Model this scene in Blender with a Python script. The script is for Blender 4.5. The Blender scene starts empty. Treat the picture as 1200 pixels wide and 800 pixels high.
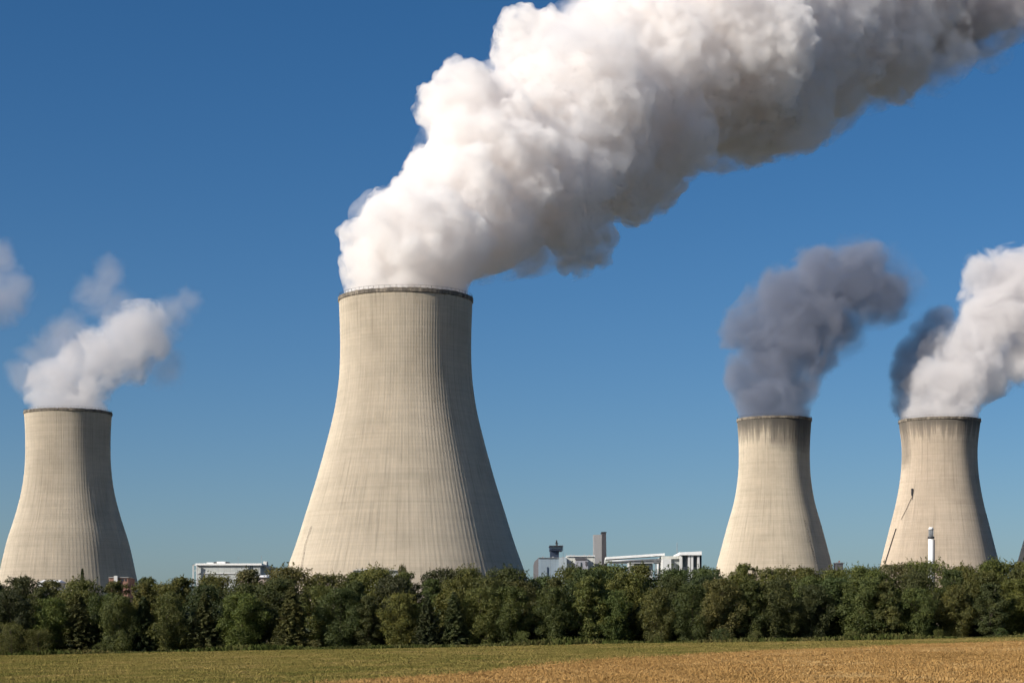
import bpy, math, random
import numpy as np
from mathutils import Vector, noise, Matrix

# ------------------------------------------------------------------ camera, world, sun, exposure
S = bpy.context.scene
COL = S.collection
F, CX, HY, ZC = 2407.0, 600.0, 748.0, 2.4      # focal length and horizon in photo pixels, eye height in metres
cam_d = bpy.data.cameras.new('camera')
cam = bpy.data.objects.new('camera', cam_d)
COL.objects.link(cam)
cam.location = (0, 0, ZC)
cam.rotation_euler = (math.pi/2, 0, 0)
cam_d.sensor_width = 36.0
cam_d.lens = 36.0*F/1200.0
cam_d.shift_x = 0.0
cam_d.shift_y = (HY-400.0)/1200.0
cam_d.clip_start = 0.5
cam_d.clip_end = 20000
S.camera = cam

SUN_EL, SUN_AZ = math.radians(29), math.radians(-123)   # azimuth clockwise from +Y
world = bpy.data.worlds.new('World')
S.world = world
world.use_nodes = True
nt = world.node_tree
nt.nodes.clear()
sky = nt.nodes.new('ShaderNodeTexSky')
sky.sky_type = 'NISHITA'
sky.sun_disc = False
sky.sun_elevation = SUN_EL
sky.sun_rotation = SUN_AZ
sky.altitude = 200
sky.air_density = 0.75
sky.dust_density = 1.2
sky.ozone_density = 3.2
hs = nt.nodes.new('ShaderNodeHueSaturation')
hs.inputs['Saturation'].default_value = 1.28
bg = nt.nodes.new('ShaderNodeBackground')
bg.inputs['Strength'].default_value = 0.067
wo = nt.nodes.new('ShaderNodeOutputWorld')
nt.links.new(sky.outputs[0], hs.inputs['Color'])
nt.links.new(hs.outputs[0], bg.inputs['Color'])
nt.links.new(bg.outputs[0], wo.inputs['Surface'])

sun_d = bpy.data.lights.new('sun', 'SUN')
sun_d.energy = 4.9
sun_d.angle = math.radians(0.53)
sun_d.color = (1.0, 0.94, 0.85)
sun = bpy.data.objects.new('sun', sun_d)
COL.objects.link(sun)
sdir = Vector((math.sin(SUN_AZ)*math.cos(SUN_EL), math.cos(SUN_AZ)*math.cos(SUN_EL), math.sin(SUN_EL)))
sun.rotation_euler = sdir.to_track_quat('Z', 'Y').to_euler()

S.view_settings.view_transform = 'Standard'
S.view_settings.look = 'None'
S.view_settings.gamma = 1.0
S.view_settings.exposure = 0.38
S.view_settings.use_curve_mapping = False
S.render.engine = 'CYCLES'
cy = S.cycles
cy.max_bounces = 32
cy.diffuse_bounces = 3
cy.glossy_bounces = 2
cy.transmission_bounces = 4
cy.volume_bounces = 28
cy.transparent_max_bounces = 48
cy.use_denoising = True
cy.sample_clamp_indirect = 6.0
cy.use_adaptive_sampling = True
cy.adaptive_threshold = 0.035
cy.adaptive_min_samples = 12

# ------------------------------------------------------------------ helpers
rnd = random.Random(7)
def tag(o, label=None, cat=None, group=None, kind=None):
    if label: o['label'] = label
    if cat: o['category'] = cat
    if group: o['group'] = group
    if kind: o['kind'] = kind
    return o
def link(name, me, mat=None, parent=None):
    o = bpy.data.objects.new(name, me)
    COL.objects.link(o)
    if mat is not None: me.materials.append(mat)
    if parent is not None: o.parent = parent
    return o
def empty(name, loc=(0, 0, 0), rz=0):
    o = bpy.data.objects.new(name, None)
    COL.objects.link(o)
    o.location = loc
    o.rotation_euler = (0, 0, rz)
    o.empty_display_size = 0.2
    return o
def np_mesh(name, V, Q, smooth=False):
    """V (n,3), Q (m,k) of equal sized faces"""
    V = np.asarray(V, np.float32); Q = np.asarray(Q, np.int32)
    me = bpy.data.meshes.new(name)
    me.vertices.add(len(V)); me.vertices.foreach_set('co', V.ravel())
    k = Q.shape[1]
    me.loops.add(Q.size); me.loops.foreach_set('vertex_index', Q.ravel())
    me.polygons.add(len(Q))
    me.polygons.foreach_set('loop_start', np.arange(0, Q.size, k, dtype=np.int32))
    me.polygons.foreach_set('loop_total', np.full(len(Q), k, np.int32))
    me.update(calc_edges=True)
    me.polygons.foreach_set('use_smooth', np.full(len(Q), smooth))
    return me
class MB:
    """collects boxes, prisms and tubes for one mesh"""
    def __init__(s): s.v = []; s.f = []
    def add(s, v, f):
        n = len(s.v); s.v += [tuple(p) for p in v]; s.f += [tuple(i+n for i in q) for q in f]; return s
    def box(s, x0, x1, y0, y1, z0, z1):
        v = [(x0,y0,z0),(x1,y0,z0),(x1,y1,z0),(x0,y1,z0),(x0,y0,z1),(x1,y0,z1),(x1,y1,z1),(x0,y1,z1)]
        return s.add(v, [(0,3,2,1),(4,5,6,7),(0,1,5,4),(1,2,6,5),(2,3,7,6),(3,0,4,7)])
    def hexa(s, bot, top):
        v = list(bot)+list(top)
        return s.add(v, [(3,2,1,0),(4,5,6,7),(0,1,5,4),(1,2,6,5),(2,3,7,6),(3,0,4,7)])
    def tube(s, pts, r, n=8, r1=None, cap=True):
        pts = [Vector(p) for p in pts]; rings = []
        for i, p in enumerate(pts):
            d = (pts[min(i+1, len(pts)-1)]-pts[max(i-1, 0)]).normalized()
            a = d.orthogonal().normalized(); b = d.cross(a)
            t = i/max(1, len(pts)-1); rr = r if r1 is None else r+(r1-r)*t
            if isinstance(r, (list, tuple)): rr = r[i]
            rings.append([p+(a*math.cos(2*math.pi*k/n)+b*math.sin(2*math.pi*k/n))*rr for k in range(n)])
        v = [q for g in rings for q in g]; f = []
        for i in range(len(pts)-1):
            for k in range(n):
                f.append((i*n+k, i*n+(k+1) % n, (i+1)*n+(k+1) % n, (i+1)*n+k))
        if cap:
            f.append(tuple(range(n-1, -1, -1))); f.append(tuple(range((len(pts)-1)*n, len(pts)*n)))
        return s.add(v, f)
    def build(s, name, mat, parent=None, smooth=False):
        me = bpy.data.meshes.new(name)
        me.from_pydata(s.v, [], s.f); me.update()
        if smooth:
            for p in me.polygons: p.use_smooth = True
        return link(name, me, mat, parent)
def PX(px, py, Y):
    """photo pixel at distance Y -> world point"""
    return Vector(((px-CX)/F*Y, Y, ZC+(HY-py)/F*Y))

# ------------------------------------------------------------------ materials
class NT:
    def __init__(s, name):
        s.m = bpy.data.materials.new(name); s.m.use_nodes = True
        s.t = s.m.node_tree; s.t.nodes.clear()
        s.out = s.n('ShaderNodeOutputMaterial')
    def n(s, typ, **kw):
        o = s.t.nodes.new(typ)
        for k, v in kw.items(): setattr(o, k, v)
        return o
    def put(s, sock, v):
        if hasattr(v, 'is_output'): s.t.links.new(v, sock)
        else: sock.default_value = v
    def math(s, op, a, b=0.0, c=0.0, clamp=False):
        o = s.n('ShaderNodeMath', operation=op, use_clamp=clamp)
        s.put(o.inputs[0], a); s.put(o.inputs[1], b); s.put(o.inputs[2], c)
        return o.outputs[0]
    def noise(s, vec, scale, detail=4, rough=0.55, dist=0.0):
        o = s.n('ShaderNodeTexNoise')
        if vec is not None: s.put(o.inputs['Vector'], vec)
        o.inputs['Scale'].default_value = scale; o.inputs['Detail'].default_value = detail
        o.inputs['Roughness'].default_value = rough; o.inputs['Distortion'].default_value = dist
        return o.outputs['Fac']
    def ramp(s, fac, stops):
        o = s.n('ShaderNodeValToRGB'); e = o.color_ramp.elements
        while len(e) < len(stops): e.new(0.5)
        for k, (p, c) in enumerate(stops):
            e[k].position = p; e[k].color = (c[0], c[1], c[2], 1) if not isinstance(c, (int, float)) else (c, c, c, 1)
        s.put(o.inputs[0], fac); return o.outputs[0]
    def mix(s, fac, a, b, mode='MIX'):
        o = s.n('ShaderNodeMix', data_type='RGBA', blend_type=mode)
        s.put(o.inputs[0], fac)
        for i, v in ((6, a), (7, b)):
            s.put(o.inputs[i], (v[0], v[1], v[2], 1) if isinstance(v, tuple) else v)
        return o.outputs[2]
    def maprange(s, v, a, b, c=0.0, d=1.0):
        o = s.n('ShaderNodeMapRange'); o.clamp = True
        s.put(o.inputs[0], v)
        for i, q in enumerate((a, b, c, d)): o.inputs[i+1].default_value = q
        return o.outputs[0]
    def scalev(s, vec, sc):
        o = s.n('ShaderNodeMapping'); s.put(o.inputs[0], vec); o.inputs['Scale'].default_value = sc
        return o.outputs[0]
    def obj(s): return s.n('ShaderNodeTexCoord').outputs['Object']
    def uv(s): return s.n('ShaderNodeTexCoord').outputs['UV']
    def surf(s, col, rough=0.85, spec=0.25, metal=0.0, bump=None, bstr=0.5, bdist=0.1, drough=0.3):
        b = s.n('ShaderNodeBsdfPrincipled')
        s.put(b.inputs['Base Color'], (col[0], col[1], col[2], 1) if isinstance(col, tuple) else col)
        s.put(b.inputs['Roughness'], rough); s.put(b.inputs['Metallic'], metal)
        b.inputs['Specular IOR Level'].default_value = spec
        b.inputs['Diffuse Roughness'].default_value = drough
        if bump is not None:
            u = s.n('ShaderNodeBump'); u.inputs['Strength'].default_value = bstr; u.inputs['Distance'].default_value = bdist
            s.put(u.inputs['Height'], bump); s.t.links.new(u.outputs[0], b.inputs['Normal'])
        s.t.links.new(b.outputs[0], s.out.inputs['Surface'])
        return s.m

def concrete(name, H, base=(0.525, 0.455, 0.355), soot=0.0, seed=0.0, patches=()):
    """board-marked cooling tower concrete. UV = arc metres, height metres"""
    t = NT(name); uv = t.uv()
    sep = t.n('ShaderNodeSeparateXYZ'); t.put(sep.inputs[0], uv); u, v = sep.outputs[0], sep.outputs[1]
    off = t.n('ShaderNodeMapping'); t.put(off.inputs[0], uv); off.inputs['Location'].default_value = (seed*37, seed*11, seed)
    q = off.outputs[0]
    mott = t.noise(t.scalev(q, (0.05, 0.035, 1)), 1.0, 5, 0.6)
    streak = t.noise(t.scalev(q, (0.9, 0.022, 1)), 1.0, 5, 0.62)
    fine = t.noise(t.scalev(q, (2.4, 0.10, 1)), 1.0, 3, 0.6)
    lift = t.noise(t.scalev(q, (0.012, 0.62, 1)), 1.0, 3, 0.7)
    lift2 = t.noise(t.scalev(q, (0.03, 0.16, 1)), 1.0, 2, 0.6)
    # one shade per cast panel
    br = t.n('ShaderNodeTexBrick'); t.put(br.inputs[0], q)
    br.inputs['Scale'].default_value = 1.0; br.inputs['Brick Width'].default_value = 3.6; br.inputs['Row Height'].default_value = 1.5
    br.inputs['Mortar Size'].default_value = 0.05; br.inputs['Mortar Smooth'].default_value = 0.3; br.offset = 0.0
    br.inputs['Color1'].default_value = (0.94, 0.94, 0.94, 1); br.inputs['Color2'].default_value = (1.03, 1.03, 1.03, 1)
    br.inputs['Mortar'].default_value = (0.80, 0.78, 0.75, 1)
    c = t.ramp(mott, [(0.25, (base[0]*.86, base[1]*.85, base[2]*.84)), (0.5, base), (0.75, (base[0]*1.07, base[1]*1.07, base[2]*1.08))])
    g = t.ramp(streak, [(0.28, 0.76), (0.44, 0.97), (0.60, 1.03), (0.72, 1.12)])
    c = t.mix(1.0, c, g, 'MULTIPLY')
    g = t.ramp(fine, [(0.3, 0.92), (0.55, 1.0), (0.75, 1.09)]); c = t.mix(0.9, c, g, 'MULTIPLY')
    g = t.ramp(lift, [(0.30, 0.91), (0.5, 1.0), (0.72, 1.06)]); c = t.mix(0.9, c, g, 'MULTIPLY')
    g = t.ramp(lift2, [(0.30, 0.95), (0.5, 1.0), (0.72, 1.05)]); c = t.mix(0.9, c, g, 'MULTIPLY')
    c = t.mix(0.55, c, br.outputs['Color'], 'MULTIPLY')
    # wet black streaks creeping down from the rim
    drip = t.noise(t.scalev(q, (0.55, 0.02, 1)), 1.0, 4, 0.65)
    lim = t.math('MULTIPLY_ADD', drip, 16.0+26*soot, -6.0)
    d = t.math('SUBTRACT', H, v)
    k = t.math('SUBTRACT', 1.0, t.math('DIVIDE', d, t.math('MAXIMUM', lim, 0.6)), clamp=True)
    k = t.math('MULTIPLY', t.math('POWER', k, 0.6), 0.45+0.45*soot, clamp=True)
    c = t.mix(k, c, (0.085, 0.078, 0.07))
    for (u0, u1, v0, v1, st) in patches:      # shaped dark patches: rim stains and shadow painted into the colour
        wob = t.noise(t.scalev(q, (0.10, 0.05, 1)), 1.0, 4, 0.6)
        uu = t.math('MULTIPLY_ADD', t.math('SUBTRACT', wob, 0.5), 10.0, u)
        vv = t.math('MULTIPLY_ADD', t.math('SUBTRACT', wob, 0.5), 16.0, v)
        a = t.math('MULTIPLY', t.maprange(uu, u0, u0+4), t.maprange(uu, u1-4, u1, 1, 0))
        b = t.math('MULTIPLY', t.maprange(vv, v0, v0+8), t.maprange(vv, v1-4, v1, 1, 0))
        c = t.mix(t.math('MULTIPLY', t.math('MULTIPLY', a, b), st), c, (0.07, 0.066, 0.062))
    h = t.math('ADD', t.math('MULTIPLY', br.outputs['Fac'], -0.35), t.math('MULTIPLY', fine, 0.9))
    return t.surf(c, 0.92, 0.15, bump=h, bstr=0.6, bdist=0.12, drough=1.0)

def plain(name, col, rough=0.7, var=0.12, scale=0.2, spec=0.3, stretch=(1, 1, 0.35), metal=0.0, seams=None):
    """weathered paint, render or cladding: base colour, streaky dirt, optional panel seams (width, height)"""
    t = NT(name); o = t.obj()
    a = t.noise(t.scalev(o, stretch), scale, 5, 0.65)
    b = t.noise(t.scalev(o, (1, 1, 0.12)), scale*6, 3, 0.6)
    c = t.ramp(a, [(0.3, tuple(x*(1-var) for x in col)), (0.55, col), (0.8, tuple(min(1, x*(1+var*.5)) for x in col))])
    c = t.mix(0.8, c, t.ramp(b, [(0.3, 1-var), (0.6, 1.0)]), 'MULTIPLY')
    bump = None
    if seams:
        sep = t.n('ShaderNodeSeparateXYZ'); t.put(sep.inputs[0], o)
        def seam(s, w, th): return t.math('LESS_THAN', t.math('FRACT', t.math('DIVIDE', s, w)), th/w)
        k = t.math('MAXIMUM', seam(t.math('ADD', sep.outputs[0], sep.outputs[1]), seams[0], 0.14), seam(sep.outputs[2], seams[1], 0.14))
        c = t.mix(t.math('MULTIPLY', k, 0.4), c, tuple(x*.45 for x in col)); bump = t.math('SUBTRACT', 1.0, k)
    return t.surf(c, rough, spec, metal, bump, 0.4, 0.05)

def foliage(name, trans=0.28):
    """leaf: colour comes from the object colour of each tree, varied leaf by leaf and branch by branch"""
    t = NT(name)
    oi = t.n('ShaderNodeObjectInfo')
    at = t.n('ShaderNodeAttribute', attribute_name='leaf')
    big = t.noise(t.obj(), 0.55, 3, 0.6)
    c = t.mix(1.0, oi.outputs['Color'], t.ramp(at.outputs['Fac'], [(0.0, (0.62, 0.66, 0.6)), (0.5, (1, 1, 1)), (1.0, (1.40, 1.32, 1.2))]), 'MULTIPLY')
    c = t.mix(1.0, c, t.ramp(big, [(0.3, (0.78, 0.86, 0.85)), (0.5, (1, 1, 1)), (0.72, (1.25, 1.12, 0.85))]), 'MULTIPLY')
    d = t.n('ShaderNodeBsdfPrincipled'); t.put(d.inputs['Base Color'], c)
    d.inputs['Roughness'].default_value = 0.6; d.inputs['Specular IOR Level'].default_value = 0.25
    tr = t.n('ShaderNodeBsdfTranslucent'); t.put(tr.inputs[0], t.mix(1.0, c, (1.1, 1.2, 0.6), 'MULTIPLY'))
    mx = t.n('ShaderNodeMixShader'); mx.inputs[0].default_value = trans
    t.t.links.new(d.outputs[0], mx.inputs[1]); t.t.links.new(tr.outputs[0], mx.inputs[2])
    t.t.links.new(mx.outputs[0], t.out.inputs['Surface'])
    return t.m

def vapour(name, density, col, aniso=0.1, scale=0.08, lo=0.40, hi=0.58, rate=0.1, seed=0.0, floor=0.0):
    """scattering vapour whose density breaks up into billows and shreds"""
    t = NT(name)
    p = t.n('ShaderNodeVolumePrincipled')
    p.inputs['Color'].default_value = (*col, 1)
    mp = t.n('ShaderNodeMapping'); t.put(mp.inputs[0], t.obj()); mp.inputs['Location'].default_value = (seed, seed*2, seed*3)
    n = t.noise(mp.outputs[0], scale, 3.0, 0.58, 0.0)
    k = t.n('ShaderNodeMapRange', interpolation_type='SMOOTHSTEP'); t.put(k.inputs[0], n)
    for q, v in enumerate((lo, hi, floor*density, density)): k.inputs[q+1].default_value = v
    t.put(p.inputs['Density'], k.outputs[0])
    p.inputs['Anisotropy'].default_value = aniso
    t.t.links.new(p.outputs[0], t.out.inputs['Volume'])
    t.m.cycles.volume_step_rate = rate
    return t.m

def soft_vapour(name, density, col, balls, origin, scale=0.055, ero=1.5, lo=0.24, hi=0.40, rate=0.15, seed=0.0):
    """vapour that thins out from the middle of each puff and is torn by turbulence"""
    t = NT(name); o = t.obj(); tot = None
    for c, r in balls:
        q = t.n('ShaderNodeVectorMath', operation='DISTANCE'); t.put(q.inputs[0], o); q.inputs[1].default_value = Vector(c)-Vector(origin)
        k = t.math('MULTIPLY_ADD', q.outputs['Value'], -1.0/r, 1.0)
        tot = k if tot is None else t.math('SMOOTH_MAX', tot, k, 0.12)
    mp = t.n('ShaderNodeMapping'); t.put(mp.inputs[0], o); mp.inputs['Location'].default_value = (seed*17, seed*29, seed*3)
    n = t.noise(mp.outputs[0], scale, 4.0, 0.6, 0.5)
    f = t.math('MULTIPLY_ADD', t.math('SUBTRACT', n, 0.5), ero, tot)
    f = t.math('MULTIPLY', f, t.maprange(tot, 0.0, 0.12))
    k = t.n('ShaderNodeMapRange', interpolation_type='SMOOTHSTEP'); t.put(k.inputs[0], f)
    for q, v in enumerate((lo, hi, 0.0, density)): k.inputs[q+1].default_value = v
    p = t.n('ShaderNodeVolumePrincipled'); p.inputs['Color'].default_value = (*col, 1); p.inputs['Anisotropy'].default_value = 0.0
    t.put(p.inputs['Density'], k.outputs[0])
    t.t.links.new(p.outputs[0], t.out.inputs['Volume'])
    t.m.cycles.volume_step_rate = rate
    return t.m

M_LEAF = foliage('leaf_green')
M_NEEDLE = foliage('needle_green', 0.12)
M_BARK = plain('bark', (0.10, 0.082, 0.062), 0.9, 0.35, 2.0, 0.1)
M_WHITE = plain('white_cladding', (0.62, 0.62, 0.60), 0.6, 0.12, 0.15, seams=(6.0, 20.0))
M_ROOFW = plain('white_roof_sheet', (0.80, 0.80, 0.78), 0.5, 0.08, 0.2)
M_GREY = plain('grey_cladding', (0.46, 0.48, 0.46), 0.6, 0.12, 0.12, seams=(3.0, 14.0))
M_BLUE = plain('blue_grey_cladding', (0.25, 0.31, 0.36), 0.5, 0.14, 0.15, seams=(3.2, 7.5))
M_NAVY = plain('dark_blue_cladding', (0.028, 0.042, 0.075), 0.5, 0.15, 0.2, seams=(3.0, 4.0))
M_CREAM = plain('cream_cladding', (0.55, 0.55, 0.50), 0.6, 0.12, 0.15, seams=(4.0, 9.0))
M_CONC = plain('pale_concrete', (0.40, 0.385, 0.36), 0.9, 0.15, 0.2)
M_DARKC = plain('dark_concrete', (0.10, 0.097, 0.105), 0.9, 0.2, 0.2)
M_STEEL = plain('galvanised_steel', (0.34, 0.35, 0.36), 0.45, 0.15, 0.5, metal=0.4)
M_DSTEEL = plain('dark_steel', (0.05, 0.05, 0.055), 0.5, 0.2, 0.5)
M_GLASS = plain('dark_window_glass', (0.03, 0.045, 0.06), 0.15, 0.2, 0.3, spec=0.6)
M_BRICK = plain('red_brick', (0.30, 0.165, 0.125), 0.9, 0.25, 0.6, seams=(2.5, 3.0))
M_YELLOW = plain('faded_yellow_paint', (0.42, 0.31, 0.14), 0.6, 0.2, 0.5)
def rim_material():
    t = NT('weathered_rim_concrete'); o = t.obj()
    a = t.noise(t.scalev(o, (1, 1, .15)), 0.45, 5, 0.7); b = t.noise(t.scalev(o, (1, 1, .4)), 2.2, 3, 0.6)
    c = t.ramp(t.math('ADD', t.math('MULTIPLY', a, .65), t.math('MULTIPLY', b, .35)), [(0.36, (0.07, 0.062, 0.055)), (0.5, (0.19, 0.165, 0.135)), (0.62, (0.40, 0.345, 0.275))])
    return t.surf(c, 0.95, 0.1, bump=b, bstr=0.6, bdist=0.2, drough=1.0)
M_OVERHANG = rim_material()

# ------------------------------------------------------------------ ground
def smooth01(t): t = np.clip(t, 0, 1); return t*t*(3-2*t)
def gz(X, Y):
    X = np.asarray(X, float); Y = np.asarray(Y, float)
    xs = 130*np.tanh(X/130)
    z = 0.3+0.0035*np.minimum(Y, 335)+0.019*xs
    z = z+0.05*np.sin(X*0.11+Y*0.043)+0.04*np.sin(Y*0.09-X*0.05)
    return z
BX = np.array([-60., -24, -8.5, 3.5, 25, 57.7, 90, 150])
BY = np.array([10., 45, 86, 136, 186, 236, 264, 300])
def golden(X, Y):  # metres on the golden side of the crop edge
    return np.interp(X, BX, BY)+2.5*np.sin(X*.35)+1.8*np.sin(X*.9+1)-Y

def ground_material():
    t = NT('field_ground'); o = t.obj()
    at = t.n('ShaderNodeAttribute', attribute_name='golden').outputs['Fac']
    n1 = t.noise(o, 0.05, 5, 0.6); n2 = t.noise(t.scalev(o, (1, .35, 1)), 0.4, 5, 0.65); n3 = t.noise(o, 3.0, 3, 0.6)
    green = t.ramp(n1, [(0.3, (0.12, 0.12, 0.035)), (0.5, (0.17, 0.15, 0.05)), (0.7, (0.24, 0.19, 0.07))])
    gold = t.ramp(n2, [(0.3, (0.22, 0.125, 0.045)), (0.55, (0.33, 0.19, 0.07)), (0.75, (0.40, 0.25, 0.10))])
    c = t.mix(at, green, gold)
    sp = t.n('ShaderNodeSeparateXYZ'); t.put(sp.inputs[0], o)
    far = t.ramp(t.noise(o, 0.004, 4, 0.6), [(0.35, (0.05, 0.056, 0.038)), (0.6, (0.085, 0.082, 0.06))])
    c = t.mix(t.maprange(sp.outputs[1], 300, 335), c, far)
    c = t.mix(0.7, c, t.ramp(n3, [(0.3, 0.6), (0.6, 1.05)]), 'MULTIPLY')
    return t.surf(c, 0.95, 0.1, bump=n3, bstr=0.6, bdist=0.1)
xs = np.concatenate([-np.geomspace(140, 7000, 16)[::-1], np.linspace(-130, 130, 131), np.geomspace(140, 7000, 16)])
ys = np.concatenate([np.array([-400, -150, -60, -20]), np.linspace(0, 340, 171), np.geomspace(350, 14000, 24)])
XX, YY = np.meshgrid(xs, ys)
V = np.stack([XX, YY, gz(XX, YY)], -1).reshape(-1, 3)
nx, ny = len(xs), len(ys)
ii = (np.arange(ny-1)[:, None]*nx+np.arange(nx-1)[None, :]).ravel()
me = np_mesh('ground', V, np.stack([ii, ii+1, ii+1+nx, ii+nx], -1), True)
att = me.attributes.new('golden', 'FLOAT', 'POINT')
att.data.foreach_set('value', smooth01((golden(V[:, 0], V[:, 1])+6)/12).astype(np.float32))
tag(link('ground', me, ground_material()), kind='structure')

# grass: tufts of narrow blades, denser towards the viewer
def grass_material(name, cols, nscale):
    t = NT(name); o = t.n('ShaderNodeNewGeometry').outputs['Position']
    at = t.n('ShaderNodeAttribute', attribute_name='leaf').outputs['Fac']
    n1 = t.noise(t.scalev(o, (1, .5, 0.0)), nscale, 5, 0.65, 0.6)
    n2 = t.noise(t.scalev(o, (.25, .08, 0.0)), nscale, 3, 0.6)
    c = t.ramp(t.math('ADD', t.math('MULTIPLY', n1, .6), t.math('MULTIPLY', n2, .4)), [(0.36+.09*i, cc) for i, cc in enumerate(cols)])
    c = t.mix(1.0, c, t.ramp(at, [(0, 0.78), (0.5, 1.0), (1, 1.18)]), 'MULTIPLY')
    d = t.n('ShaderNodeBsdfDiffuse'); t.put(d.inputs[0], c)
    tr = t.n('ShaderNodeBsdfTranslucent'); t.put(tr.inputs[0], c)
    mx = t.n('ShaderNodeMixShader'); mx.inputs[0].default_value = 0.3
    t.t.links.new(d.outputs[0], mx.inputs[1]); t.t.links.new(tr.outputs[0], mx.inputs[2])
    t.t.links.new(mx.outputs[0], t.out.inputs['Surface'])
    return t.m
def blades(name, X, Y, h, mat, seed, lean=0.7, width=0.022, per=5, label=None, cat=None):
    g = np.random.default_rng(seed); n = len(X)*per
    X = np.repeat(X, per)+g.normal(0, .12, n); Y = np.repeat(Y, per)+g.normal(0, .12, n)
    hh = np.repeat(h, per)*g.uniform(.55, 1.15, n); a = g.uniform(0, 2*np.pi, n)
    w = width*g.uniform(.6, 1.4, n)*(1+Y/150)
    la = g.uniform(0, 2*np.pi, n); ll = lean*hh*g.uniform(.2, 1, n)
    Z = gz(X, Y)-0.03
    b0 = np.stack([X-np.cos(a)*w, Y-np.sin(a)*w, Z], -1); b1 = np.stack([X+np.cos(a)*w, Y+np.sin(a)*w, Z], -1)
    mx, my = X+np.cos(la)*ll*.35, Y+np.sin(la)*ll*.35
    m0 = np.stack([mx-np.cos(a)*w*.7, my-np.sin(a)*w*.7, Z+hh*.6], -1); m1 = np.stack([mx+np.cos(a)*w*.7, my+np.sin(a)*w*.7, Z+hh*.6], -1)
    tp = np.stack([X+np.cos(la)*ll, Y+np.sin(la)*ll, Z+hh], -1)
    V = np.stack([b0, b1, m1, m0, tp], 1).reshape(-1, 3); i = np.arange(n)*5
    T = np.concatenate([np.stack([i, i+1, i+2], -1), np.stack([i, i+2, i+3], -1), np.stack([i+3, i+2, i+4], -1)])
    me = np_mesh(name, V, T)
    at = me.attributes.new('leaf', 'FLOAT', 'POINT'); at.data.foreach_set('value', np.repeat(g.uniform(0, 1, n), 5).astype(np.float32))
    return tag(link(name, me, mat), label, cat, None, 'stuff')
g = np.random.default_rng(3)
N = 240000
Y = 74*np.power(304/74, g.uniform(0, 1, N)**0.85); X = g.uniform(-1, 1, N)*(Y*0.27+4)
gd = golden(X, Y)+g.normal(0, 4.5, N)
msk = gd > 0
blades('dry_grass', X[msk], Y[msk], g.uniform(.05, .17, msk.sum()),
       grass_material('dry_grass_blades', [(0.30, 0.185, 0.065), (0.37, 0.225, 0.082), (0.43, 0.265, 0.10), (0.50, 0.34, 0.15)], 0.35), 5,
       label='golden dry grass covering the field on the right', cat='grass')
blades('meadow_grass', X[~msk], Y[~msk], g.uniform(.06, .17, (~msk).sum()),
       grass_material('meadow_grass_blades', [(0.13, 0.13, 0.034), (0.19, 0.165, 0.048), (0.26, 0.205, 0.066), (0.33, 0.245, 0.095)], 0.22), 6,
       label='short olive green meadow grass in front of the wood', cat='grass')
# rank weeds along the foot of the wood
N = 9000
X = g.uniform(-92, 92, N); Y = 296+g.normal(0, 2.2, N)
blades('rank_weeds', X, Y, g.uniform(.3, 1.2, N)*(0.6+0.4*np.sin(X*.21)*np.sin(X*.057+1)),
       grass_material('rank_weed_leaves', [(0.045, 0.06, 0.018), (0.065, 0.08, 0.022), (0.10, 0.10, 0.035), (0.16, 0.13, 0.05)], 0.4), 9, 0.6, 0.06, 4,
       label='rank green weeds along the foot of the wood', cat='weeds')

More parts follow.
